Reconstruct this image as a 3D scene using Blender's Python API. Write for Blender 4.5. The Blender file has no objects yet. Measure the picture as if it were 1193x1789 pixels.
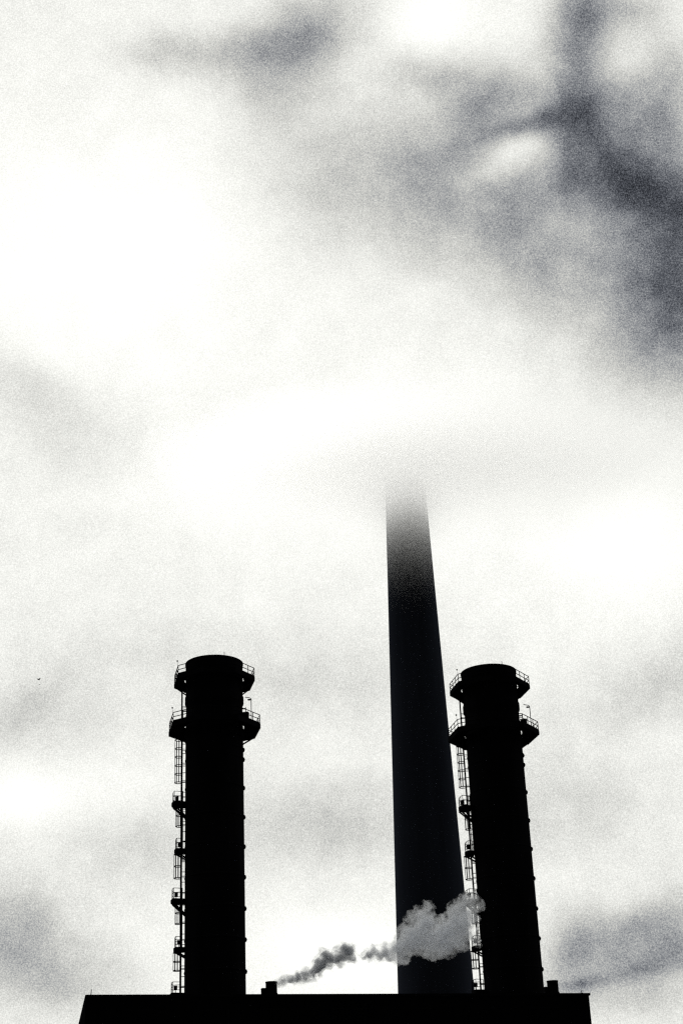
# Backlit power station under a broken overcast sky: two steel exhaust stacks, a tall
# concrete chimney vanishing into low cloud, a boiler house roof and its smoking flues.
import bpy, math, random
from mathutils import Vector, Matrix, noise

random.seed(7)
scene = bpy.context.scene
COL = scene.collection
R = math.radians

# ------------------------------------------------------------------ helpers
class MB:
    """collects plain geometry, links it as one mesh object"""
    def __init__(self):
        self.v, self.f, self.s = [], [], []
    def add(self, verts, faces, smooth=False):
        b = len(self.v)
        self.v += [tuple(p) for p in verts]
        self.f += [tuple(i + b for i in q) for q in faces]
        self.s += [smooth] * len(faces)
        return self
    def box(self, c, size, rz=0.0):
        hx, hy, hz = size[0] / 2, size[1] / 2, size[2] / 2
        cs, sn = math.cos(rz), math.sin(rz)
        vs = []
        for z in (-hz, hz):
            for x, y in ((-hx, -hy), (hx, -hy), (hx, hy), (-hx, hy)):
                vs.append((c[0] + x * cs - y * sn, c[1] + x * sn + y * cs, c[2] + z))
        return self.add(vs, [(0, 3, 2, 1), (4, 5, 6, 7), (0, 1, 5, 4), (1, 2, 6, 5), (2, 3, 7, 6), (3, 0, 4, 7)])
    def tube(self, pts, r, n=6, closed=False):
        pts = [Vector(p) for p in pts]
        m = len(pts)
        vs, fs = [], []
        for i, p in enumerate(pts):
            if closed:
                t = pts[(i + 1) % m] - pts[i - 1]
            else:
                t = pts[min(i + 1, m - 1)] - pts[max(i - 1, 0)]
            t.normalize()
            up = Vector((0, 0, 1)) if abs(t.z) < 0.9 else Vector((1, 0, 0))
            a = t.cross(up).normalized(); b = t.cross(a)
            for k in range(n):
                w = 2 * math.pi * k / n
                vs.append(p + (a * math.cos(w) + b * math.sin(w)) * r)
        for i in range(m if closed else m - 1):
            j = (i + 1) % m
            for k in range(n):
                l = (k + 1) % n
                fs.append((i * n + k, i * n + l, j * n + l, j * n + k))
        if not closed:
            fs.append(tuple(range(n))[::-1]); fs.append(tuple((m - 1) * n + k for k in range(n)))
        return self.add(vs, fs, n > 6)
    def lathe(self, prof, n=64, closed=True, a0=0.0, a1=2 * math.pi):
        """profile of (radius, z); a full turn"""
        vs, fs = [], []
        for r, z in prof:
            for k in range(n):
                w = a0 + (a1 - a0) * k / n
                vs.append((r * math.cos(w), r * math.sin(w), z))
        m = len(prof)
        for i in range(m if closed else m - 1):
            j = (i + 1) % m
            for k in range(n):
                l = (k + 1) % n
                fs.append((i * n + k, i * n + l, j * n + l, j * n + k))
        return self.add(vs, fs, True)
    def prism(self, poly, z0, z1):
        n = len(poly)
        vs = [(x, y, z0) for x, y in poly] + [(x, y, z1) for x, y in poly]
        fs = [tuple(range(n))[::-1], tuple(range(n, 2 * n))]
        for i in range(n):
            j = (i + 1) % n
            fs.append((i, j, n + j, n + i))
        return self.add(vs, fs)
    def build(self, name, mat, parent=None, loc=(0, 0, 0), autosmooth=True):
        me = bpy.data.meshes.new(name)
        me.from_pydata(self.v, [], self.f)
        for p, s in zip(me.polygons, self.s):
            p.use_smooth = s
        me.materials.append(mat)
        me.update()
        if autosmooth and any(self.s):
            me.set_sharp_from_angle(angle=R(35))
        o = bpy.data.objects.new(name, me)
        COL.objects.link(o)
        o.location = loc
        if parent is not None:
            o.parent = parent
        return o

def tag(o, label=None, cat=None, group=None, kind=None):
    if label: o['label'] = label
    if cat: o['category'] = cat
    if group: o['group'] = group
    if kind: o['kind'] = kind
    return o

def empty(name, loc, rz=0.0):
    o = bpy.data.objects.new(name, None)
    COL.objects.link(o)
    o.location = loc; o.rotation_euler = (0, 0, rz)
    return o

def copy_tree(o, parent=None):
    c = o.copy(); COL.objects.link(c); c.parent = parent
    for ch in list(o.children):
        copy_tree(ch, c)
    return c

def pol(a, r, z):
    return (r * math.cos(a), r * math.sin(a), z)

# ------------------------------------------------------------------ materials
def mat(name, col, rough=0.8, var=0.35, scale=1.0, metal=0.0, bump=0.0, stretch=(1, 1, 1), spec=0.25):
    m = bpy.data.materials.new(name); m.use_nodes = True
    nt = m.node_tree; bs = nt.nodes['Principled BSDF']
    tc = nt.nodes.new('ShaderNodeTexCoord'); mp = nt.nodes.new('ShaderNodeMapping')
    mp.inputs['Scale'].default_value = stretch
    ns = nt.nodes.new('ShaderNodeTexNoise'); ns.inputs['Scale'].default_value = scale
    ns.inputs['Detail'].default_value = 6; ns.inputs['Roughness'].default_value = 0.65
    cr = nt.nodes.new('ShaderNodeValToRGB')
    cr.color_ramp.elements[0].position = 0.3; cr.color_ramp.elements[1].position = 0.75
    cr.color_ramp.elements[0].color = (*[c * (1 - var) for c in col], 1)
    cr.color_ramp.elements[1].color = (*[c * (1 + var) for c in col], 1)
    nt.links.new(tc.outputs['Object'], mp.inputs['Vector'])
    nt.links.new(mp.outputs['Vector'], ns.inputs['Vector'])
    nt.links.new(ns.outputs['Fac'], cr.inputs['Fac'])
    nt.links.new(cr.outputs['Color'], bs.inputs['Base Color'])
    bs.inputs['Roughness'].default_value = rough
    bs.inputs['Metallic'].default_value = metal
    bs.inputs['Specular IOR Level'].default_value = spec
    if bump:
        bp = nt.nodes.new('ShaderNodeBump'); bp.inputs['Strength'].default_value = bump
        bp.inputs['Distance'].default_value = 0.05
        nt.links.new(ns.outputs['Fac'], bp.inputs['Height'])
        nt.links.new(bp.outputs['Normal'], bs.inputs['Normal'])
    return m

M_SHELL = mat('sooty_black_steel', (0.014, 0.014, 0.016), 0.85, 0.4, 0.8, 0, 0.2, (1, 1, 0.15), 0.0)
M_STEEL = mat('dark_painted_steel', (0.014, 0.014, 0.016), 0.8, 0.4, 3.0, 0, 0, (1, 1, 1), 0.0)
M_CONC = mat('weathered_dark_concrete', (0.052, 0.06, 0.082), 0.95, 0.3, 0.25, 0, 0.3, (1, 1, 0.08), 0.0)
M_WALL = mat('black_wall_cladding', (0.010, 0.010, 0.012), 0.9, 0.35, 0.6, 0, 0.2, (1, 1, 0.3), 0.0)
M_ROOF = mat('tarred_roof', (0.02, 0.02, 0.022), 0.95, 0.4, 0.8, 0, 0.2, (1, 1, 1), 0.1)
M_GROUND = mat('dark_asphalt', (0.045, 0.045, 0.047), 0.95, 0.4, 0.4, 0, 0.3)
M_BIRD = mat('dark_feathers', (0.03, 0.028, 0.026), 0.9, 0.3, 8.0)

# ------------------------------------------------------------------ exhaust stacks
# local frame of a stack: axis at the origin, z = 0 at the ground, angles counter-clockwise from +x
def make_stack(loc):
    root = empty('exhaust_stack', loc)
    rad, top = 2.88, 54.75
    # shell: steel tube with collars under the upper platform, open at the top
    sh = MB().lathe([(rad, 0), (rad, 46.75), (rad + .10, 46.8), (rad + .10, 47.15), (rad, 47.2),
                     (rad, 49.2), (rad - .04, 49.3), (rad - .04, 50.25), (rad + .06, 50.4), (rad + .08, 50.5),
                     (rad + .08, 51.1), (rad, 51.2), (rad, 52.3), (rad + .02, 52.35),
                     (rad + .02, 54.55), (rad + .07, 54.6), (rad + .07, top), (rad - .1, top), (rad - .1, 40), (rad - .12, 0)], 96)
    shell = sh.build('shell', M_SHELL, root)
    for z in (45.6, 44.6, 41.72, 38.8, 35.9, 32.95, 29.97, 27.07, 24.13, 21.2):
        prof = []
        for k in range(7):
            w = -math.pi / 2 + math.pi * k / 6
            prof.append((rad - .02 + 0.065 * math.cos(w), z + 0.11 * math.sin(w)))
        prof.append((rad - .03, z))
        MB().lathe(prof, 96).build('stiffener_ring', M_SHELL, shell)
        # rounded lug over the band on the side away from the ladders
        lg, hw = MB(), R(7.5)
        vs, fs = [], []
        for k in range(9):
            a = -hw + 2 * hw * k / 8
            sw = math.cos((k - 4) / 4 * 1.25)
            for q in range(8):
                w = 2 * math.pi * q / 8
                vs.append(pol(a, rad - .03 + (.20 * sw) * max(math.cos(w), -.2), z + .25 * sw ** .5 * math.sin(w)))
        for k in range(8):
            for q in range(8):
                fs.append((k * 8 + q, (k + 1) * 8 + q, (k + 1) * 8 + (q + 1) % 8, k * 8 + (q + 1) % 8))
        fs += [tuple(range(8))[::-1], tuple(range(64, 72))]
        lg.add(vs, fs, True).build('lug', M_SHELL, shell)

    # the two big octagonal platforms
    PR = R(13)
    def platform(rc, z, inner, depth, rail_h):
        ang = [PR + R(22.5 + 45 * k) for k in range(8)]
        pts = [(rc * math.cos(a), rc * math.sin(a)) for a in ang]
        n = 64
        d = MB()
        # deck: ring between the octagon outline and a round hole
        def edge(a, r):
            k = ((a - PR) / R(45)); h = (k - round(k)) * R(45)
            return r * math.cos(R(22.5)) / math.cos(h)
        vs, fs = [], []
        for k in range(n):
            a = PR + R(22.5) + 2 * math.pi * k / n
            ro = edge(a, rc)
            for r, zz in ((inner, z), (ro, z), (ro, z - depth), (ro - .12, z - depth), (ro - .12, z - .07), (inner, z - .07)):
                vs.append((r * math.cos(a), r * math.sin(a), zz))
        for k in range(n):
            l = (k + 1) % n
            for q in range(6):
                w = (q + 1) % 6
                fs.append((k * 6 + q, l * 6 + q, l * 6 + w, k * 6 + w))
        d.add(vs, fs)
        dk = d.build('platform', M_STEEL, root)
        # railing
        rl = MB()
        for i in range(8):
            a, b = Vector((*pts[i], z)) * 1.0, Vector((*pts[(i + 1) % 8], z)) * 1.0
            a2 = Vector((a.x * .985, a.y * .985, z)); b2 = Vector((b.x * .985, b.y * .985, z))
            for hh in (rail_h, rail_h * .52):
                rl.tube([a2 + Vector((0, 0, hh)), b2 + Vector((0, 0, hh))], 0.04)
            for t in (0, .34, .67):
                p = a2.lerp(b2, t)
                rl.tube([p, p + Vector((0, 0, rail_h))], 0.04)
            # toe board
            m = (a2 + b2) / 2
            rl.box((m.x, m.y, z + .07), ((b2 - a2).length, .02, .14), math.atan2(b2.y - a2.y, b2.x - a2.x))
        rl.build('railing', M_STEEL, dk)
        return dk, pts, ang

    def bracket(parent, a, r_out, z_top, r_in, z_low, th=.09, web=False):
        b = MB()
        if web:      # solid triangular gusset plate
            ca, sa = math.cos(a), math.sin(a); nx, ny = -sa * th / 2, ca * th / 2
            prof = [(r_in, z_top), (r_out, z_top), (r_out - .05, z_top - .12), (r_in + 1.0, z_top - .3), (r_in + .5, z_top - .62), (r_in + .2, z_low + .3), (r_in, z_low)]
            vs = [(r * ca + nx, r * sa + ny, z) for r, z in prof] + [(r * ca - nx, r * sa - ny, z) for r, z in prof]
            n = len(prof)
            fs = [tuple(range(n)), tuple(range(n, 2 * n))[::-1]] + [(i, n + i, n + (i + 1) % n, (i + 1) % n) for i in range(n)]
            b.add(vs, fs)
        else:
            b.tube([pol(a, r_out, z_top), pol(a, r_in, z_low)], th, 6)
            b.tube([pol(a, r_out - .05, z_top), pol(a, r_in, z_top)], th * .9, 6)
        return b.build('bracket', M_STEEL, parent)

    zu, zl = 53.0, 48.0
    up, upts, uang = platform(4.24, zu, rad + .12, .42, .92)
    lo, lpts, lang = platform(4.76, zl, rad + .12, .46, .92)
    for i, a in enumerate(uang):
        bracket(up, a, 4.0, zu - .42, rad - .02, zu - 1.35, .075)
    for i, a in enumerate(lang):
        bracket(lo, a, 4.5, zl - .46, rad - .02, zl - 1.55, .09, web=(i in (3, 4)))
    # obstruction lights on thin stems, at the outer corner of each platform
    for dk, pts, z in ((up, upts, zu), (lo, lpts, zl)):
        p = pts[4]
        b = MB().tube([(p[0], p[1], z + .85), (p[0] * 1.01, p[1] * 1.01, z + 1.32)], .012, 6)
        vs, fs = sphere_geo((p[0] * 1.01, p[1] * 1.01, z + 1.38), .085, 10, 6)
        b.add(vs, fs, True)
        b.build('obstruction_light', M_STEEL, dk)
    # lamp post on the lower platform, arm bent back over the deck
    a = R(-22.5)
    px, py, _ = pol(a, 4.15, 0)
    t = MB()
    t.tube([(px, py, zl), (px, py, zl + 2.35), (px - .06, py, zl + 2.45), (px - .25, py + .02, zl + 2.52), (px - .62, py + .05, zl + 2.6)], .04, 8)
    lamp = t.build('lamp_post', M_STEEL, lo)
    hd = MB().add(*ellipsoid_geo((px - .19, py + .03, zl + 2.30), (.19, .1, .09)), True)
    hd.tube([(px, py, zl + 2.3), (px - .15, py + .02, zl + 2.32)], .03, 6)
    hd.build('lamp_head', M_STEEL, lo)
    # instrument cabinet with a small sampling port beside it
    cab = MB().box(pol(R(-14), 3.28, zl + .62), (.62, .5, 1.1), R(-14))
    cab.box(pol(R(-14), 3.28, zl + 1.19), (.7, .58, .05), R(-14))
    cab.build('instrument_cabinet', M_STEEL, lo)
    for aa in (R(-2), R(182), R(268), R(300)):
        pt = MB()
        pt.tube([pol(aa, rad - .1, 49.85), pol(aa, rad + .32, 49.85)], .07, 10)
        pt.tube([pol(aa, rad + .26, 49.85), pol(aa, rad + .33, 49.85)], .13, 10)
        pt.build('sampling_port', M_STEEL, shell)
    # lightning rod on the rim
    ra = R(-64)
    MB().tube([pol(ra, rad - .02, top - .6), pol(ra, rad - .02, top + .34)], .035, 6).build('lightning_rod', M_STEEL, root)

    # ladders, cages, rest platforms and the riser pipe down the side
    A = R(183)
    def frame(a):
        return Vector((math.cos(a), math.sin(a), 0)), Vector((-math.sin(a), math.cos(a), 0))
    er, et = frame(A)
    pipe = MB()
    for off, rr in ((-.12, 3.22), (.06, 3.26)):
        pipe.tube([er * rr + et * off + Vector((0, 0, 18)), er * rr + et * off + Vector((0, 0, 49.6 if off < 0 else 53.4))], .075, 8)
    z = 19.0
    while z < 46.5:
        pipe.tube([er * (rad - .05) + et * -.12 + Vector((0, 0, z)), er * 3.22 + et * -.12 + Vector((0, 0, z))], .035, 6)
        z += .98
    pipe.build('riser_pipe', M_STEEL, root)
    levels = [22.3, 26.45, 30.95, 35.75, 40.35, 48.0, 53.0]
    for i in range(len(levels) - 1):
        z0, z1 = levels[i], levels[i + 1] + 1.0
        z1 = min(z1, 53.9)
        odd = i in (0, 2, 4, 5)
        a = A - R(2) if odd else A + R(14)
        er2, et2 = frame(a)
        rl = 3.24 if odd else 3.2
        ld = MB()
        w = .24
        for s in (-w, w):
            ld.tube([er2 * rl + et2 * s + Vector((0, 0, z0)), er2 * rl + et2 * s + Vector((0, 0, z1))], .04, 6)
        zz = z0 + .3
        while zz < z1:
            ld.tube([er2 * rl - et2 * w + Vector((0, 0, zz)), er2 * rl + et2 * w + Vector((0, 0, zz))], .02, 5)
            zz += .3
        zz = z0 + .7
        while zz < z1 - .3:
            for s in (-w, w):
                ld.tube([er2 * (rad - .05) + et2 * s + Vector((0, 0, zz)), er2 * rl + et2 * s + Vector((0, 0, zz))], .03, 5)
            zz += 1.6
        lad = ld.build('ladder', M_STEEL, root)
        if i == 5:
            continue
        # safety cage: hoops and straps
        cg = MB()
        cd, cw = (.68, .36) if odd else (.62, .34)
        c0 = z0 + 2.15
        c1 = z1 - 1.0 - (1.15 if i == 4 else .35)
        nh = max(2, int(round((c1 - c0) / .95)) + 1)
        arc = [(-cw * .72, .05)] + [(cw * math.sin(R(-110 + 220 * k / 12)) , .02 + cd * (.42 + .58 * math.cos(R(-110 + 220 * k / 12)))) for k in range(13)] + [(cw * .72, .05)]
        for k in range(nh):
            zz = c0 + (c1 - c0) * k / (nh - 1)
            for dz in (0,):
                cg.tube([er2 * (rl + y) + et2 * x + Vector((0, 0, zz)) for x, y in arc], .044, 6)
        for k in (2, 4, 7, 10, 12):
            x, y = arc[k]
            cg.tube([er2 * (rl + y) + et2 * x + Vector((0, 0, c0)), er2 * (rl + y) + et2 * x + Vector((0, 0, c1))], .028, 5)
        cg.build('cage', M_STEEL, lad)
    # rest platforms
    for i, z in enumerate(levels[:5]):
        big = i in (0, 2, 4)
        r_out = 4.22 if big else 3.92
        a_mid, a_half = A + R(4), R(15 if big else 14)
        n = 10
        inner = rad + .06
        d = MB()
        vs, fs = [], []
        for k in range(n + 1):
            a = a_mid - a_half + 2 * a_half * k / n
            ro = (r_out - .12) * math.cos(a_half * .0) / math.cos((a - a_mid)) if False else r_out - .12 * abs(k - n / 2) / (n / 2)
            for r, zz in ((inner, z), (ro, z), (ro, z - .3), (inner, z - .3)):
                vs.append(pol(a, r, zz))
        for k in range(n):
            for q in range(4):
                w = (q + 1) % 4
                fs.append((k * 4 + q, (k + 1) * 4 + q, (k + 1) * 4 + w, k * 4 + w))
        fs.append((0, 1, 2, 3)); fs.append((n * 4 + 3, n * 4 + 2, n * 4 + 1, n * 4))
        d.add(vs, fs)
        rp = d.build('rest_platform', M_STEEL, root)
        rl = MB()
        aa = [a_mid - a_half + 2 * a_half * k / 4 for k in range(5)]
        ring = [pol(aa[0], inner + .35, z)] + [pol(a, r_out - .14, z) for a in aa] + [pol(aa[-1], inner + .35, z)]
        for hh in (.5, .95):
            rl.tube([(p[0], p[1], p[2] + hh) for p in ring], .03, 6)
        for p in ring:
            rl.tube([p, (p[0], p[1], p[2] + .95)], .03, 6)
        rl.build('railing', M_STEEL, rp)
        jb = MB().box(pol(a_mid - a_half * .55, r_out - .5, z + .62), (.34, .42, .36), a_mid)
        jb.tube([pol(a_mid - a_half * .55, r_out - .5, z), pol(a_mid - a_half * .55, r_out - .5, z + .62)], .035, 6)
        jb.build('junction_box', M_STEEL, rp)
        for a in ((a_mid - a_half * .75, a_mid, a_mid + a_half * .75) if big else (a_mid - a_half * .6, a_mid + a_half * .6)):
            kb = MB().tube([pol(a, r_out - .1, z - .28), pol(a, rad - .04, z - (1.45 if big else .85))], .085, 6)
            kb.build('knee_brace', M_STEEL, rp)
    return root

def sphere_geo(c, r, n=12, m=8):
    return ellipsoid_geo(c, (r, r, r), n, m)

def ellipsoid_geo(c, r, n=12, m=8):
    vs, fs = [], []
    for i in range(1, m):
        t = math.pi * i / m
        for k in range(n):
            w = 2 * math.pi * k / n
            vs.append((c[0] + r[0] * math.sin(t) * math.cos(w), c[1] + r[1] * math.sin(t) * math.sin(w), c[2] + r[2] * math.cos(t)))
    for i in range(m - 2):
        for k in range(n):
            l = (k + 1) % n
            fs.append((i * n + k, (i + 1) * n + k, (i + 1) * n + l, i * n + l))
    t, b = len(vs), len(vs) + 1
    vs += [(c[0], c[1], c[2] + r[2]), (c[0], c[1], c[2] - r[2])]
    for k in range(n):
        l = (k + 1) % n
        fs.append((t, k, l)); fs.append((b, (m - 2) * n + l, (m - 2) * n + k))
    return vs, fs

stack = make_stack((-13.648, 149.378, 0))
tag(stack, 'left black steel exhaust stack with two octagonal platforms, standing apart from the tall chimney', 'exhaust stack', 'twin exhaust stacks')
stack2 = copy_tree(stack)
stack2.location = (14.829, 155.62, 0)
tag(stack2, 'right black steel exhaust stack overlapping the edge of the tall chimney', 'exhaust stack', 'twin exhaust stacks')

# ------------------------------------------------------------------ tall chimney
ch = empty('tall_chimney', (13.945, 299.676, 0))
tag(ch, 'tall tapering dark concrete chimney whose top fades into low cloud', 'chimney')
CH_TOP = 146.6
def cr(z): return 8.26 - 0.02698 * z
prof = [(cr(z), z) for z in (0, 20, 40, 60, 80, 100, 120, 135, CH_TOP)]
inn = [(cr(CH_TOP) - .5, CH_TOP), (cr(100) - .5, 100), (cr(0) - .8, 0)]
MB().lathe(prof + inn, 128).build('windshield', M_CONC, ch)
MB().lathe([(cr(CH_TOP) - .55, CH_TOP - 30), (cr(CH_TOP) - .55, CH_TOP + .9), (cr(CH_TOP) - .75, CH_TOP + .9), (cr(CH_TOP) - .75, CH_TOP - 30)], 64).build('flue_liner', M_SHELL, ch)

# ------------------------------------------------------------------ boiler house
YAW = math.atan2(11.68763, 42.76636)
bh = empty('boiler_house', (-22.535, 130.626, 0), YAW)
tag(bh, 'long flat roofed black boiler house along the bottom, in front of the stacks', 'building')
# plan: the left end wall runs back at a slight angle
DEP = 42.0; SK = DEP / math.tan(R(86.2))
plan = [(0, 0), (44.2, 0), (44.2, DEP), (SK, DEP)]
MB().prism(plan, 0, 19.8).build('wall', M_WALL, bh)
MB().prism([(.4, .41), (44.0, .41), (44.0, DEP - .1), (SK + .4, DEP - .1)], 19.81, 19.87).build('roof', M_ROOF, bh)
cp = MB()
cp.box((22.16, .15, 19.9), (44.32, .5, .2))
cp.box((44.17, DEP / 2 + .2, 19.9), (.30, DEP - .4, .196))
cp.prism([(0, .41), (.3, .41), (SK + .3, DEP), (SK, DEP)], 19.803, 19.99)
cp.build('coping', M_STEEL, bh)
lv = []
for k in range(7):
    l = MB()
    x = 4.5 + k * 5.9
    l.box((x, -.04, 18.1), (3.0, .08, 1.5))
    for q in range(9):
        l.box((x, -.1, 17.5 + q * .15), (2.8, .09, .03))
    l.build('louvre', M_STEEL, bh)

# flues on the roof edge: drum, side box and curb
def make_flue(px, py, rot):
    root = empty('roof_flue', (px, py, 19.86), rot)
    MB().lathe([(.62, 0), (.55, .3), (.49, .42), (.49, 1.22), (.52, 1.24), (.52, 1.32), (.42, 1.32), (.42, .3), (.4, 0)], 40).build('drum', M_STEEL, root)
    b = MB().box((-.58, .1, .38), (.5, .6, .76)); b.box((-.58, .1, .775), (.56, .66, .03))
    b.build('fan_housing', M_STEEL, root)
    MB().prism([(-1.15, -.5), (-.84, -.5), (-.84, .6), (-1.15, .6)], 0, .2).build('curb', M_STEEL, root)
    return root
f1 = make_flue(-7.63, 135.95, YAW)
tag(f1, 'squat black roof flue pouring out thick smoke beside the left stack', 'roof flue', 'roof flues')
f2 = copy_tree(f1)
f2.location = (17.0, 142.35, 19.86)
tag(f2, 'squat black roof flue at the foot of the right stack with only a faint wisp', 'roof flue', 'roof flues')

# thin rods on the parapet
m1 = MB(); m1.tube([(0, 0, 0), (.03, 0, .45)], .035, 6); m1.box((0, 0, .02), (.16, .16, .04))
m1 = m1.build('parapet_rod', M_STEEL, None, (-22.15, 130.95, 20.0))
tag(m1, 'thin black rod on the far left corner of the roof', 'rod', 'rods on the parapet')
m2 = MB(); m2.tube([(0, 0, 0), (-.01, 0, .24)], .035, 6); m2.box((0, 0, .02), (.16, .16, .04))
m2 = m2.build('parapet_rod', M_STEEL, None, (19.5, 142.25, 20.0))
tag(m2, 'short black rod near the right corner of the roof', 'rod', 'rods on the parapet')

# two distant birds
def bird(loc, s, rz):
    b = MB()
    b.add(*ellipsoid_geo((0, 0, 0), (.5 * s, .17 * s, .19 * s), 12, 8), True)
    b.add(*ellipsoid_geo((.5 * s, 0, .07 * s), (.15 * s, .11 * s, .12 * s), 10, 6), True)
    b.add([(.6 * s, -.03 * s, .07 * s), (.6 * s, .03 * s, .07 * s), (.78 * s, 0, .05 * s), (.6 * s, 0, .12 * s)], [(0, 1, 2), (0, 2, 3), (1, 3, 2)])
    b.add([(-.4 * s, -.06 * s, 0), (-.4 * s, .06 * s, 0), (-.85 * s, .12 * s, .02 * s), (-.85 * s, -.12 * s, .02 * s), (-.5 * s, 0, .06 * s)], [(0, 3, 2, 1), (0, 1, 4), (1, 2, 4), (2, 3, 4), (3, 0, 4)])
    for g in (-1, 1):
        top = [(.22, .1, .1), (.28, .45, .34), (.08, .8, .3), (-.12, .75, .3), (-.12, .45, .3), (-.2, .1, .08)]
        vs = [(x * s, g * y * s, z * s) for x, y, z in top] + [(x * s, g * y * s, (z - .03) * s) for x, y, z in top]
        k = len(top)
        b.add(vs, [tuple(range(k)), tuple(range(k, 2 * k))[::-1]] + [(i, k + i, k + (i + 1) % k, (i + 1) % k) for i in range(k)])
    o = b.build('bird', M_BIRD, None, loc)
    o.rotation_euler = (0, 0, rz)
    return o
tag(bird((-23.26, 110, 40.14), .24, R(60)), 'tiny dark bird alone in the pale sky far left, larger of two specks', 'bird', 'distant birds')
tag(bird((-23.16, 110, 39.73), .085, R(40)), 'fainter smaller bird just below the larger one', 'bird', 'distant birds')

# ------------------------------------------------------------------ ground
g = MB()
g.add([(-4000, -4000, 0), (4000, -4000, 0), (4000, 4000, 0), (-4000, 4000, 0)], [(0, 1, 2, 3)])
tag(g.build('ground', M_GROUND), kind='structure')

# ------------------------------------------------------------------ smoke
def volume_mat(name, color, density, aniso, dens_nodes=None):
    m = bpy.data.materials.new(name); m.use_nodes = True
    nt = m.node_tree; nt.nodes.clear()
    out = nt.nodes.new('ShaderNodeOutputMaterial')
    pv = nt.nodes.new('ShaderNodeVolumePrincipled')
    pv.inputs['Color'].default_value = (*color, 1)
    pv.inputs['Density'].default_value = density
    pv.inputs['Anisotropy'].default_value = aniso
    nt.links.new(pv.outputs['Volume'], out.inputs['Volume'])
    if dens_nodes:
        nt.links.new(dens_nodes(nt), pv.inputs['Density'])
    return m

def noisy_density(scale, lo, hi, base):
    def f(nt):
        tc = nt.nodes.new('ShaderNodeTexCoord')
        ns = nt.nodes.new('ShaderNodeTexNoise'); ns.inputs['Scale'].default_value = scale
        ns.inputs['Detail'].default_value = 3
        mr = nt.nodes.new('ShaderNodeMapRange')
        mr.inputs['From Min'].default_value = lo; mr.inputs['From Max'].default_value = hi
        mr.inputs['To Min'].default_value = 0.0; mr.inputs['To Max'].default_value = base
        nt.links.new(tc.outputs['Object'], ns.inputs['Vector'])
        nt.links.new(ns.outputs['Fac'], mr.inputs['Value'])
        return mr.outputs['Result']
    return f

def ageing(m, lo, hi, c0, c1, gain):
    """smoke is sootier and denser near its flue (object x = lo) than further downwind (x = hi)"""
    nt = m.node_tree; pv = [n for n in nt.nodes if n.type == 'PRINCIPLED_VOLUME'][0]
    tc = nt.nodes.new('ShaderNodeTexCoord'); sp = nt.nodes.new('ShaderNodeSeparateXYZ')
    nt.links.new(tc.outputs['Object'], sp.inputs[0])
    mr = nt.nodes.new('ShaderNodeMapRange'); mr.interpolation_type = 'SMOOTHSTEP'
    mr.inputs['From Min'].default_value = lo; mr.inputs['From Max'].default_value = hi
    nt.links.new(sp.outputs['X'], mr.inputs['Value'])
    mx = nt.nodes.new('ShaderNodeMix'); mx.data_type = 'RGBA'
    mx.inputs['A'].default_value = (*c0, 1); mx.inputs['B'].default_value = (*c1, 1)
    nt.links.new(mr.outputs['Result'], mx.inputs['Factor']); nt.links.new(mx.outputs['Result'], pv.inputs['Color'])
    g = nt.nodes.new('ShaderNodeMapRange')
    g.inputs['To Min'].default_value = gain; g.inputs['To Max'].default_value = 1.0
    nt.links.new(mr.outputs['Result'], g.inputs['Value'])
    mu = nt.nodes.new('ShaderNodeMath'); mu.operation = 'MULTIPLY'
    src = pv.inputs['Density'].links[0].from_socket
    nt.links.new(src, mu.inputs[0]); nt.links.new(g.outputs['Result'], mu.inputs[1])
    nt.links.new(mu.outputs[0], pv.inputs['Density'])

def smoke_mesh(name, puffs, m, voxel, rough, origin, grow=1.0):
    """puffs: (x, y, z, r) in world metres; merged into one billowing skin"""
    b = MB()
    for x, y, z, r in puffs:
        r = r * grow
        b.add(*ellipsoid_geo((x - origin[0], y - origin[1], z - origin[2]), (r, r * .9, r), 14, 9))
    tmp = b.build(name, m, None, origin, False)
    md = tmp.modifiers.new('merge', 'REMESH'); md.mode = 'VOXEL'; md.voxel_size = voxel
    dg = bpy.context.evaluated_depsgraph_get()
    me = bpy.data.meshes.new_from_object(tmp.evaluated_get(dg))
    tmp.modifiers.clear()
    me.materials.clear(); me.materials.append(m)
    for v in me.vertices:       # billows: two octaves of swelling along the normal
        p = v.co
        d = noise.noise(p * 1.1) * .5 + noise.noise(p * 2.6) * .4 + noise.noise(p * 5.5) * .3 + noise.noise(p * 10) * .16
        v.co = p + v.normal * d * rough
    for p in me.polygons: p.use_smooth = True
    me.update()
    tmp.data = me
    return tmp

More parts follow.
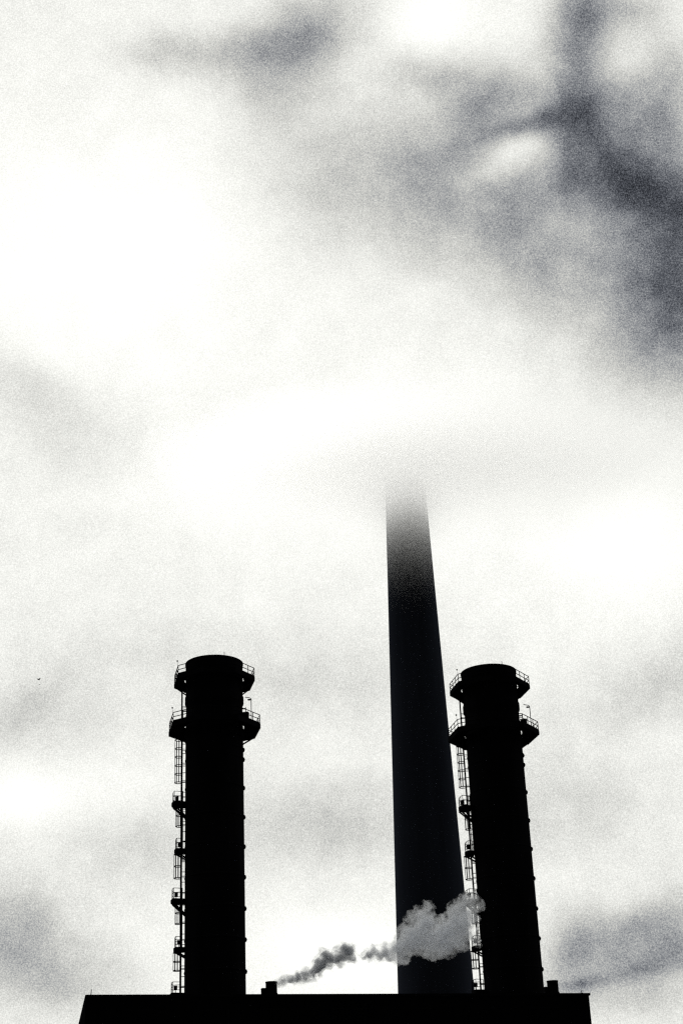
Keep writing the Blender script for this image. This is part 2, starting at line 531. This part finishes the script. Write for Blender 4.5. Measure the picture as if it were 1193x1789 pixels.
PUFFS = [(-7.34, 135.9, 21.08, 0.2), (-7.04, 135.8, 21.06, 0.34), (-6.55, 135.8, 21.13, 0.44), (-5.97, 135.9, 21.31, 0.49), (-5.38, 136.0, 21.45, 0.54), (-4.79, 136.0, 21.56, 0.54), (-4.25, 136.2, 21.81, 0.59), (-3.8, 136.3, 22.14, 0.64), (-3.4, 136.4, 22.66, 0.69), (-3.08, 136.4, 23.22, 0.64), (-2.65, 136.5, 22.93, 0.79), (-2.01, 136.6, 23.12, 0.79), (-1.41, 136.8, 23.32, 0.84), (-0.9, 136.9, 23.6, 0.64), (-0.63, 137.0, 23.07, 0.49), (-1.29, 137.0, 23.92, 0.5), (0.26, 137.3, 23.04, 0.3), (0.77, 137.4, 23.32, 0.5), (1.28, 137.6, 23.62, 0.55), (1.65, 137.6, 23.12, 0.5), (2.18, 137.8, 23.62, 0.65), (2.56, 138.0, 23.15, 0.55), (3.07, 138.1, 23.49, 0.9), (3.59, 138.2, 23.72, 1.0), (4.01, 138.2, 24.2, 1.0), (4.26, 138.3, 25.08, 0.9), (4.9, 138.6, 24.72, 1.31), (4.85, 138.5, 26.48, 0.61), (4.33, 138.4, 26.28, 0.35), (5.53, 138.6, 26.77, 0.71), (6.13, 138.7, 27.41, 0.56), (5.95, 138.7, 27.77, 0.3), (5.72, 138.7, 25.69, 1.21), (6.41, 138.9, 24.46, 1.31), (6.26, 138.9, 26.2, 0.71), (7.49, 139.2, 25.45, 1.21), (7.67, 139.3, 24.23, 1.01), (8.34, 139.3, 26.68, 0.71), (8.54, 139.5, 25.71, 1.32), (8.29, 139.4, 27.3, 0.46), (9.18, 139.6, 27.46, 0.82), (8.73, 139.6, 24.73, 1.01), (9.47, 139.8, 26.48, 1.12), (9.75, 139.8, 28.13, 0.61), (9.53, 139.9, 24.99, 0.71), (7.12, 139.2, 23.64, 0.5)]
VEIL = [(10.42, 140.2, 27.87, 0.67), (10.81, 140.3, 27.57, 0.41), (10.36, 140.2, 28.48, 0.36), (10.18, 140.1, 24.75, 0.51), (10.56, 140.3, 24.28, 0.3), (-0.14, 137.2, 23.04, 0.35), (-0.52, 137.0, 23.31, 0.5), (0.58, 137.3, 23.6, 0.4), (1.99, 137.7, 23.95, 0.45)]
WISP = [(17.09, 142.3, 21.16, 0.25), (17.7, 142.4, 21.1, 0.36), (18.44, 142.6, 21.04, 0.46), (19.38, 142.8, 21.04, 0.51), (20.44, 143.0, 21.12, 0.61), (21.5, 143.2, 21.25, 0.62), (22.68, 143.4, 21.39, 0.67), (23.93, 143.7, 21.58, 0.72), (25.29, 144.0, 21.77, 0.72), (26.66, 144.3, 22.06, 0.78), (28.05, 144.6, 22.35, 0.83), (29.48, 145.0, 22.76, 0.89), (30.6, 145.3, 22.96, 0.89)]
M_SMOKE = volume_mat('grey_smoke', (.952, .966, .99), 1.9, 0.5, noisy_density(1.4, .3, .62, 1.9))
ageing(M_SMOKE, -2.0, 4.5, (.84, .85, .87), (.952, .966, .99), 3.2)
sm = smoke_mesh('chimney_smoke', PUFFS, M_SMOKE, .1, .3, (0, 138, 23), .72)
M_VEIL = volume_mat('smoke_veil', (.952, .966, .99), 1.25, 0.5, noisy_density(1.5, .38, .68, 1.25))
ageing(M_VEIL, -2.0, 4.5, (.84, .85, .87), (.952, .966, .99), 1.6)
vl = smoke_mesh('veil', PUFFS + VEIL, M_VEIL, .12, .55, (0, 0, 0), 1.2)
vl.parent = sm; vl.location = (0, 0, 0)
for v in vl.data.vertices: v.co -= sm.location
tag(sm, 'billowing grey smoke drifting right from the roof flue across the tall chimney', 'smoke', kind='stuff')
M_WISP = volume_mat('thin_smoke', (.952, .966, .99), 0.05, 0.5, noisy_density(.5, .3, .75, 0.05))
ws = smoke_mesh('wisp_smoke', WISP, M_WISP, .16, .5, (20, 142, 22))
tag(ws, 'faint thin smoke trailing right from the flue at the foot of the right stack', 'smoke', kind='stuff')

# ------------------------------------------------------------------ low cloud around the chimney top
def cloud_density(nt):
    N = nt.nodes.new; L = nt.links.new
    tc = N('ShaderNodeTexCoord')
    sep = N('ShaderNodeSeparateXYZ'); L(tc.outputs['Object'], sep.inputs[0])
    # soft skin: 0 at the skin of the ellipsoid, 1 well inside it
    mp = N('ShaderNodeMapping'); mp.inputs['Scale'].default_value = (1 / 64, 1 / 17, 1 / 25)
    L(tc.outputs['Object'], mp.inputs['Vector'])
    ln = N('ShaderNodeVectorMath'); ln.operation = 'LENGTH'; L(mp.outputs['Vector'], ln.inputs[0])
    mr = N('ShaderNodeMapRange'); mr.interpolation_type = 'SMOOTHERSTEP'
    mr.inputs['From Min'].default_value = 1.0; mr.inputs['From Max'].default_value = 0.15
    L(ln.outputs['Value'], mr.inputs['Value'])
    # thinning out downwards, with a ragged underside
    ns = N('ShaderNodeTexNoise'); ns.inputs['Scale'].default_value = .12; ns.inputs['Detail'].default_value = 3
    L(tc.outputs['Object'], ns.inputs['Vector'])
    def m_(op, a, b):
        m = N('ShaderNodeMath'); m.operation = op
        for i, x in enumerate((a, b)):
            if isinstance(x, (int, float)): m.inputs[i].default_value = x
            else: L(x, m.inputs[i])
        return m.outputs[0]
    zz = m_('ADD', sep.outputs['Z'], m_('MULTIPLY', m_('SUBTRACT', ns.outputs['Fac'], .5), 5.0))
    ex = m_('MINIMUM', m_('POWER', 2.71828, m_('DIVIDE', m_('SUBTRACT', zz, 1.5), 3.6)), 1.0)
    veil = m_('MULTIPLY', m_('POWER', 2.71828, m_('DIVIDE', m_('MINIMUM', m_('SUBTRACT', zz, 1.5), 0.0), 13.0)), .085)
    ex = m_('ADD', ex, veil)
    return m_('MULTIPLY', m_('MULTIPLY', ex, mr.outputs['Result']), 0.21)
M_CLOUD = volume_mat('white_cloud', (1.0, 1.0, 1.0), 0.21, 0.94, cloud_density)
cb = MB()
cb.add(*ellipsoid_geo((0, 0, 0), (64, 17, 25), 48, 28), True)
lc = cb.build('low_cloud', M_CLOUD, None, (13.9, 240, 117.3), False)
tag(lc, 'pale low cloud swallowing the top of the tall chimney', 'cloud', kind='stuff')

# ------------------------------------------------------------------ sky
SUN_AZ, SUN_EL = R(-12.0), R(40.0)
# cloud masses: azimuth*cos(elevation), elevation (degrees), half-size along, half-size across, tilt, strength
LUMPS = [
    (-8.9, 34.48, 5.31, 4.09, 17.6, 0.1),
    (3.63, 42.47, 2.57, 1.58, -2.4, 0.1),
    (10.34, 22.98, 3.11, 2.7, -2.4, 0.09),
    (-11.51, 14.73, 2.83, 1.01, 5.6, 0.09),
    (-0.58, 9.04, 3.21, 1.4, -2.4, 0.14),
    (2.49, 26.88, 2.12, 1.27, -2.4, 0.04),
    (1.44, 27.16, 9.14, 5.31, -2.4, 0.055),
    (-5.11, 35.87, 2.88, 3.5, -2.4, 0.03),
    (2.64, 25.17, 3.4, 1.91, -2.4, 0.05),
    (-0.97, 41.84, 2.29, 1.31, 22.6, -0.2),
    (-2.71, 41.78, 3.38, 0.84, 5.6, -0.11),
    (-5.77, 41.43, 2.38, 0.67, 1.6, -0.07),
    (0.3, 43.09, 1.87, 1.08, 17.6, -0.14),
    (-1.35, 40.51, 1.61, 1.21, -2.4, -0.08),
    (1.03, 38.33, 4.08, 2.66, -2.4, -0.12),
    (3.58, 40.63, 1.4, 0.56, -22.4, -0.08),
    (9.47, 41.93, 1.16, 1.16, -2.4, -0.36),
    (8.97, 40.3, 1.08, 1.48, -2.4, -0.28),
    (8.76, 38.59, 1.2, 0.9, -2.4, -0.4),
    (9.67, 36.86, 1.91, 1.51, -32.4, -0.33),
    (12.7, 34.62, 1.9, 1.5, -27.4, -0.4),
    (12.78, 32.11, 2.02, 2.83, -2.4, -0.35),
    (12.64, 29.9, 2.85, 2.04, -2.4, -0.18),
    (11.09, 35.82, 1.4, 1.0, -22.4, -0.22),
    (6.92, 38.43, 1.71, 0.34, 5.6, -0.22),
    (5.81, 39.2, 1.51, 1.01, 17.6, -0.22),
    (5.21, 40.26, 1.8, 0.8, -20.4, -0.16),
    (4.12, 37.59, 2.25, 1.02, 7.6, -0.17),
    (7.4, 35.9, 2.86, 1.43, -2.4, -0.17),
    (8.39, 33.63, 5.76, 2.67, -30.4, -0.22),
    (2.61, 35.68, 4.14, 1.66, -7.4, -0.09),
    (11.9, 38.02, 1.38, 1.77, -2.4, -0.28),
    (11.26, 41.57, 1.15, 0.77, -2.4, -0.15),
    (10.39, 38.01, 1.09, 1.19, -2.4, -0.11),
    (9.47, 37.49, 1.0, 0.8, -2.4, -0.12),
    (9.07, 39.51, 0.79, 0.79, -2.4, -0.07),
    (11.28, 39.49, 1.57, 1.17, -2.4, -0.07),
    (12.3, 36.57, 1.19, 0.99, -2.4, -0.1),
    (8.79, 32.96, 3.29, 1.23, -22.4, -0.06),
    (11.88, 32.88, 1.01, 1.01, -2.4, -0.08),
    (6.4, 37.5, 0.97, 0.77, -2.4, 0.17),
    (7.42, 37.52, 0.73, 0.61, -2.4, 0.1),
    (5.35, 37.02, 0.69, 0.33, 12.6, 0.06),
    (8.62, 34.86, 1.53, 0.57, -10.4, 0.07),
    (10.58, 40.2, 0.59, 0.68, -2.4, 0.05),
    (-11.85, 29.87, 2.66, 1.02, -22.4, -0.09),
    (-9.72, 27.62, 3.74, 1.66, -12.4, -0.05),
    (-11.69, 17.78, 3.06, 1.33, 7.6, -0.12),
    (-12.29, 9.77, 2.73, 1.76, -17.4, -0.25),
    (-10.1, 8.21, 2.14, 1.17, -2.4, -0.09),
    (-1.23, 13.58, 3.72, 1.55, -2.4, -0.15),
    (-1.03, 18.77, 4.22, 1.69, -2.4, -0.09),
    (-7.67, 12.91, 2.84, 1.02, -2.4, -0.11),
    (-7.52, 19.71, 3.13, 1.25, -2.4, -0.05),
    (7.46, 7.67, 0.98, 0.18, -2.4, -0.1),
    (9.36, 8.81, 0.59, 0.98, -22.4, -0.06),
    (11.16, 8.88, 1.17, 1.17, -2.4, -0.08),
    (9.07, 7.81, 2.54, 0.23, 7.6, -0.08),
    (7.57, 8.93, 1.19, 0.69, 57.6, -0.08),
    (8.78, 9.05, 0.49, 1.18, 17.6, -0.06),
    (10.64, 9.7, 1.38, 0.49, 17.6, -0.08),
    (-11.51, 10.55, 1.58, 0.59, -32.4, -0.05),
    (11.9, 17.83, 3.26, 1.43, 12.6, -0.13),
    (7.51, 13.72, 2.65, 1.63, -2.4, -0.12),
    (10.16, 8.76, 3.52, 1.27, 7.6, -0.28),
    (8.67, 7.79, 2.93, 0.35, 7.6, -0.08),
    (7.34, 8.65, 1.19, 0.99, -2.4, -0.11),
    (9.39, 6.98, 2.9, 0.77, -2.4, -0.08),
]
world = bpy.data.worlds.new('World'); scene.world = world; world.use_nodes = True
nt = world.node_tree; nt.nodes.clear()
N = nt.nodes.new; L = nt.links.new
def math_(op, a, b=None, c=None):
    m = N('ShaderNodeMath'); m.operation = op
    for i, x in enumerate((a, b, c)):
        if x is None: continue
        if isinstance(x, (int, float)): m.inputs[i].default_value = x
        else: L(x, m.inputs[i])
    return m.outputs[0]
tc = N('ShaderNodeTexCoord'); D = tc.outputs['Generated']
# drifting, torn edges: the direction is disturbed by three octaves of noise
def warp(src, scale, amp, detail):
    ns = N('ShaderNodeTexNoise'); ns.inputs['Scale'].default_value = scale; ns.inputs['Detail'].default_value = detail
    ns.inputs['Roughness'].default_value = .55
    L(D, ns.inputs['Vector'])
    sb = N('ShaderNodeVectorMath'); sb.operation = 'SUBTRACT'; L(ns.outputs['Color'], sb.inputs[0]); sb.inputs[1].default_value = (.5, .5, .5)
    sc_ = N('ShaderNodeVectorMath'); sc_.operation = 'SCALE'; L(sb.outputs[0], sc_.inputs[0]); sc_.inputs['Scale'].default_value = amp
    ad = N('ShaderNodeVectorMath'); ad.operation = 'ADD'; L(src, ad.inputs[0]); L(sc_.outputs[0], ad.inputs[1])
    return ad.outputs[0]
W = warp(warp(D, 14.0, .009, 3), 38.0, .010, 5)
sp = N('ShaderNodeSeparateXYZ'); L(W, sp.inputs[0])
az = math_('MULTIPLY', math_('ARCTAN2', sp.outputs['X'], sp.outputs['Y']), 57.29578)
elr = math_('ARCSINE', math_('MINIMUM', math_('MAXIMUM', sp.outputs['Z'], -1.0), 1.0))
el = math_('MULTIPLY', elr, 57.29578)
azc = math_('MULTIPLY', az, math_('COSINE', elr))
cb_ = N('ShaderNodeCombineXYZ'); L(azc, cb_.inputs['X']); L(el, cb_.inputs['Y'])
P = cb_.outputs[0]
total = None
for (x, y, rx, ry, rot, amp) in LUMPS:
    mp = N('ShaderNodeMapping'); mp.vector_type = 'TEXTURE'
    mp.inputs['Location'].default_value = (x, y, 0)
    mp.inputs['Rotation'].default_value = (0, 0, R(rot))
    mp.inputs['Scale'].default_value = (rx, ry, 1)
    L(P, mp.inputs['Vector'])
    ln = N('ShaderNodeVectorMath'); ln.operation = 'LENGTH'; L(mp.outputs['Vector'], ln.inputs[0])
    # bell: exp(-r^2)
    ex = math_('POWER', 0.36788, math_('MULTIPLY', ln.outputs['Value'], ln.outputs['Value']))
    total = math_('MULTIPLY_ADD', ex, amp, total if total is not None else 0.955)
# soft cloud texture
n1 = N('ShaderNodeTexNoise'); n1.inputs['Scale'].default_value = 32; n1.inputs['Detail'].default_value = 7; n1.inputs['Roughness'].default_value = .6
L(W, n1.inputs['Vector'])
# more broken where the cloud is dense
na = math_('MULTIPLY_ADD', math_('MINIMUM', math_('MAXIMUM', math_('SUBTRACT', 1.0, total), 0.0), .45), 0.95, 0.1)
total = math_('ADD', math_('MULTIPLY', math_('SUBTRACT', n1.outputs['Fac'], .5), na), total)
# fine film grain put into the sky's brightness
n2 = N('ShaderNodeTexNoise'); n2.inputs['Scale'].default_value = 1350; n2.inputs['Detail'].default_value = 1.0
L(D, n2.inputs['Vector'])
gr = math_('MULTIPLY', math_('SUBTRACT', n2.outputs['Fac'], .5), 0.85)
s = math_('MAXIMUM', math_('MINIMUM', total, 1.16), .19)
# grain is strongest in the mid greys
wgt = math_('MAXIMUM', math_('SUBTRACT', 1.12, s), .05)
wgt = math_('MINIMUM', math_('POWER', wgt, .6), .75)
s = math_('MAXIMUM', math_('MULTIPLY_ADD', gr, wgt, s), .04)
lin = math_('POWER', s, 2.2)
# sky dimmed outside the view, added to keep surfaces facing the camera dark
dt = N('ShaderNodeVectorMath'); dt.operation = 'DOT_PRODUCT'; L(D, dt.inputs[0])
ce, ca = R(26), R(0)
dt.inputs[1].default_value = (math.sin(ca) * math.cos(ce), math.cos(ca) * math.cos(ce), math.sin(ce))
fall = N('ShaderNodeMapRange'); fall.interpolation_type = 'SMOOTHSTEP'
fall.inputs['From Min'].default_value = math.cos(R(88)); fall.inputs['From Max'].default_value = math.cos(R(34))
fall.inputs['To Min'].default_value = 0.03; fall.inputs['To Max'].default_value = 1.0
L(dt.outputs['Value'], fall.inputs['Value'])
lin = math_('MULTIPLY', lin, fall.outputs['Result'])
tint = N('ShaderNodeMix'); tint.data_type = 'RGBA'
tf = N('ShaderNodeMapRange'); tf.inputs['From Min'].default_value = .2; tf.inputs['From Max'].default_value = .78
L(s, tf.inputs['Value']); L(tf.outputs['Result'], tint.inputs['Factor'])
tint.inputs['A'].default_value = (.88, .97, 1.19, 1); tint.inputs['B'].default_value = (1.0, 1.005, .955, 1)
cm = N('ShaderNodeVectorMath'); cm.operation = 'SCALE'
L(tint.outputs['Result'], cm.inputs[0]); L(lin, cm.inputs['Scale'])
sky = N('ShaderNodeTexSky'); sky.sky_type = 'NISHITA'; sky.sun_disc = False
sky.sun_elevation = SUN_EL; sky.sun_rotation = SUN_AZ
bg1 = N('ShaderNodeBackground'); L(sky.outputs[0], bg1.inputs['Color']); bg1.inputs['Strength'].default_value = .05
bg2 = N('ShaderNodeBackground'); L(cm.outputs[0], bg2.inputs['Color']); bg2.inputs['Strength'].default_value = 1.0
mx = N('ShaderNodeMixShader'); mx.inputs['Fac'].default_value = .985      # cloud cover
L(bg1.outputs[0], mx.inputs[1]); L(bg2.outputs[0], mx.inputs[2])
wo = N('ShaderNodeOutputWorld'); L(mx.outputs[0], wo.inputs['Surface'])
world.cycles.sampling_method = 'MANUAL'; world.cycles.sample_map_resolution = 512

# ------------------------------------------------------------------ sun behind the cloud
sl = bpy.data.lights.new('sun', 'SUN'); sl.energy = 0.5; sl.angle = R(12); sl.color = (1, .98, .94)
so = bpy.data.objects.new('sun', sl); COL.objects.link(so)
sd = Vector((math.sin(SUN_AZ) * math.cos(SUN_EL), math.cos(SUN_AZ) * math.cos(SUN_EL), math.sin(SUN_EL)))
so.rotation_euler = sd.to_track_quat('Z', 'Y').to_euler()
so.location = sd * 500

# ------------------------------------------------------------------ camera
cam = bpy.data.cameras.new('camera'); co = bpy.data.objects.new('camera', cam); COL.objects.link(co)
th, ro = R(25.0), R(2.37)
F = Vector((0, math.cos(th), math.sin(th))); R0 = Vector((1, 0, 0)); U0 = Vector((0, -math.sin(th), math.cos(th)))
rt = R0 * math.cos(ro) - U0 * math.sin(ro); upv = U0 * math.cos(ro) + R0 * math.sin(ro)
mw = Matrix((rt, upv, -F)).transposed().to_4x4(); mw.translation = (0, 0, 1.7)
co.matrix_world = mw
cam.sensor_fit = 'VERTICAL'; cam.sensor_height = 36.0; cam.sensor_width = 24.0
cam.lens = 36.0 * 2692 / 1789
cam.clip_start = .5; cam.clip_end = 10000
scene.camera = co

# ------------------------------------------------------------------ render settings
scene.view_settings.view_transform = 'Standard'; scene.view_settings.look = 'None'
scene.view_settings.exposure = 0; scene.view_settings.gamma = 1
scene.cycles.use_denoising = False
scene.cycles.max_bounces = 40; scene.cycles.sample_clamp_indirect = 1.2; scene.cycles.diffuse_bounces = 2; scene.cycles.glossy_bounces = 1
scene.cycles.volume_bounces = 40
scene.cycles.volume_step_rate = 0.5
scene.cycles.filter_width = 1.3
scene.cycles.use_adaptive_sampling = False
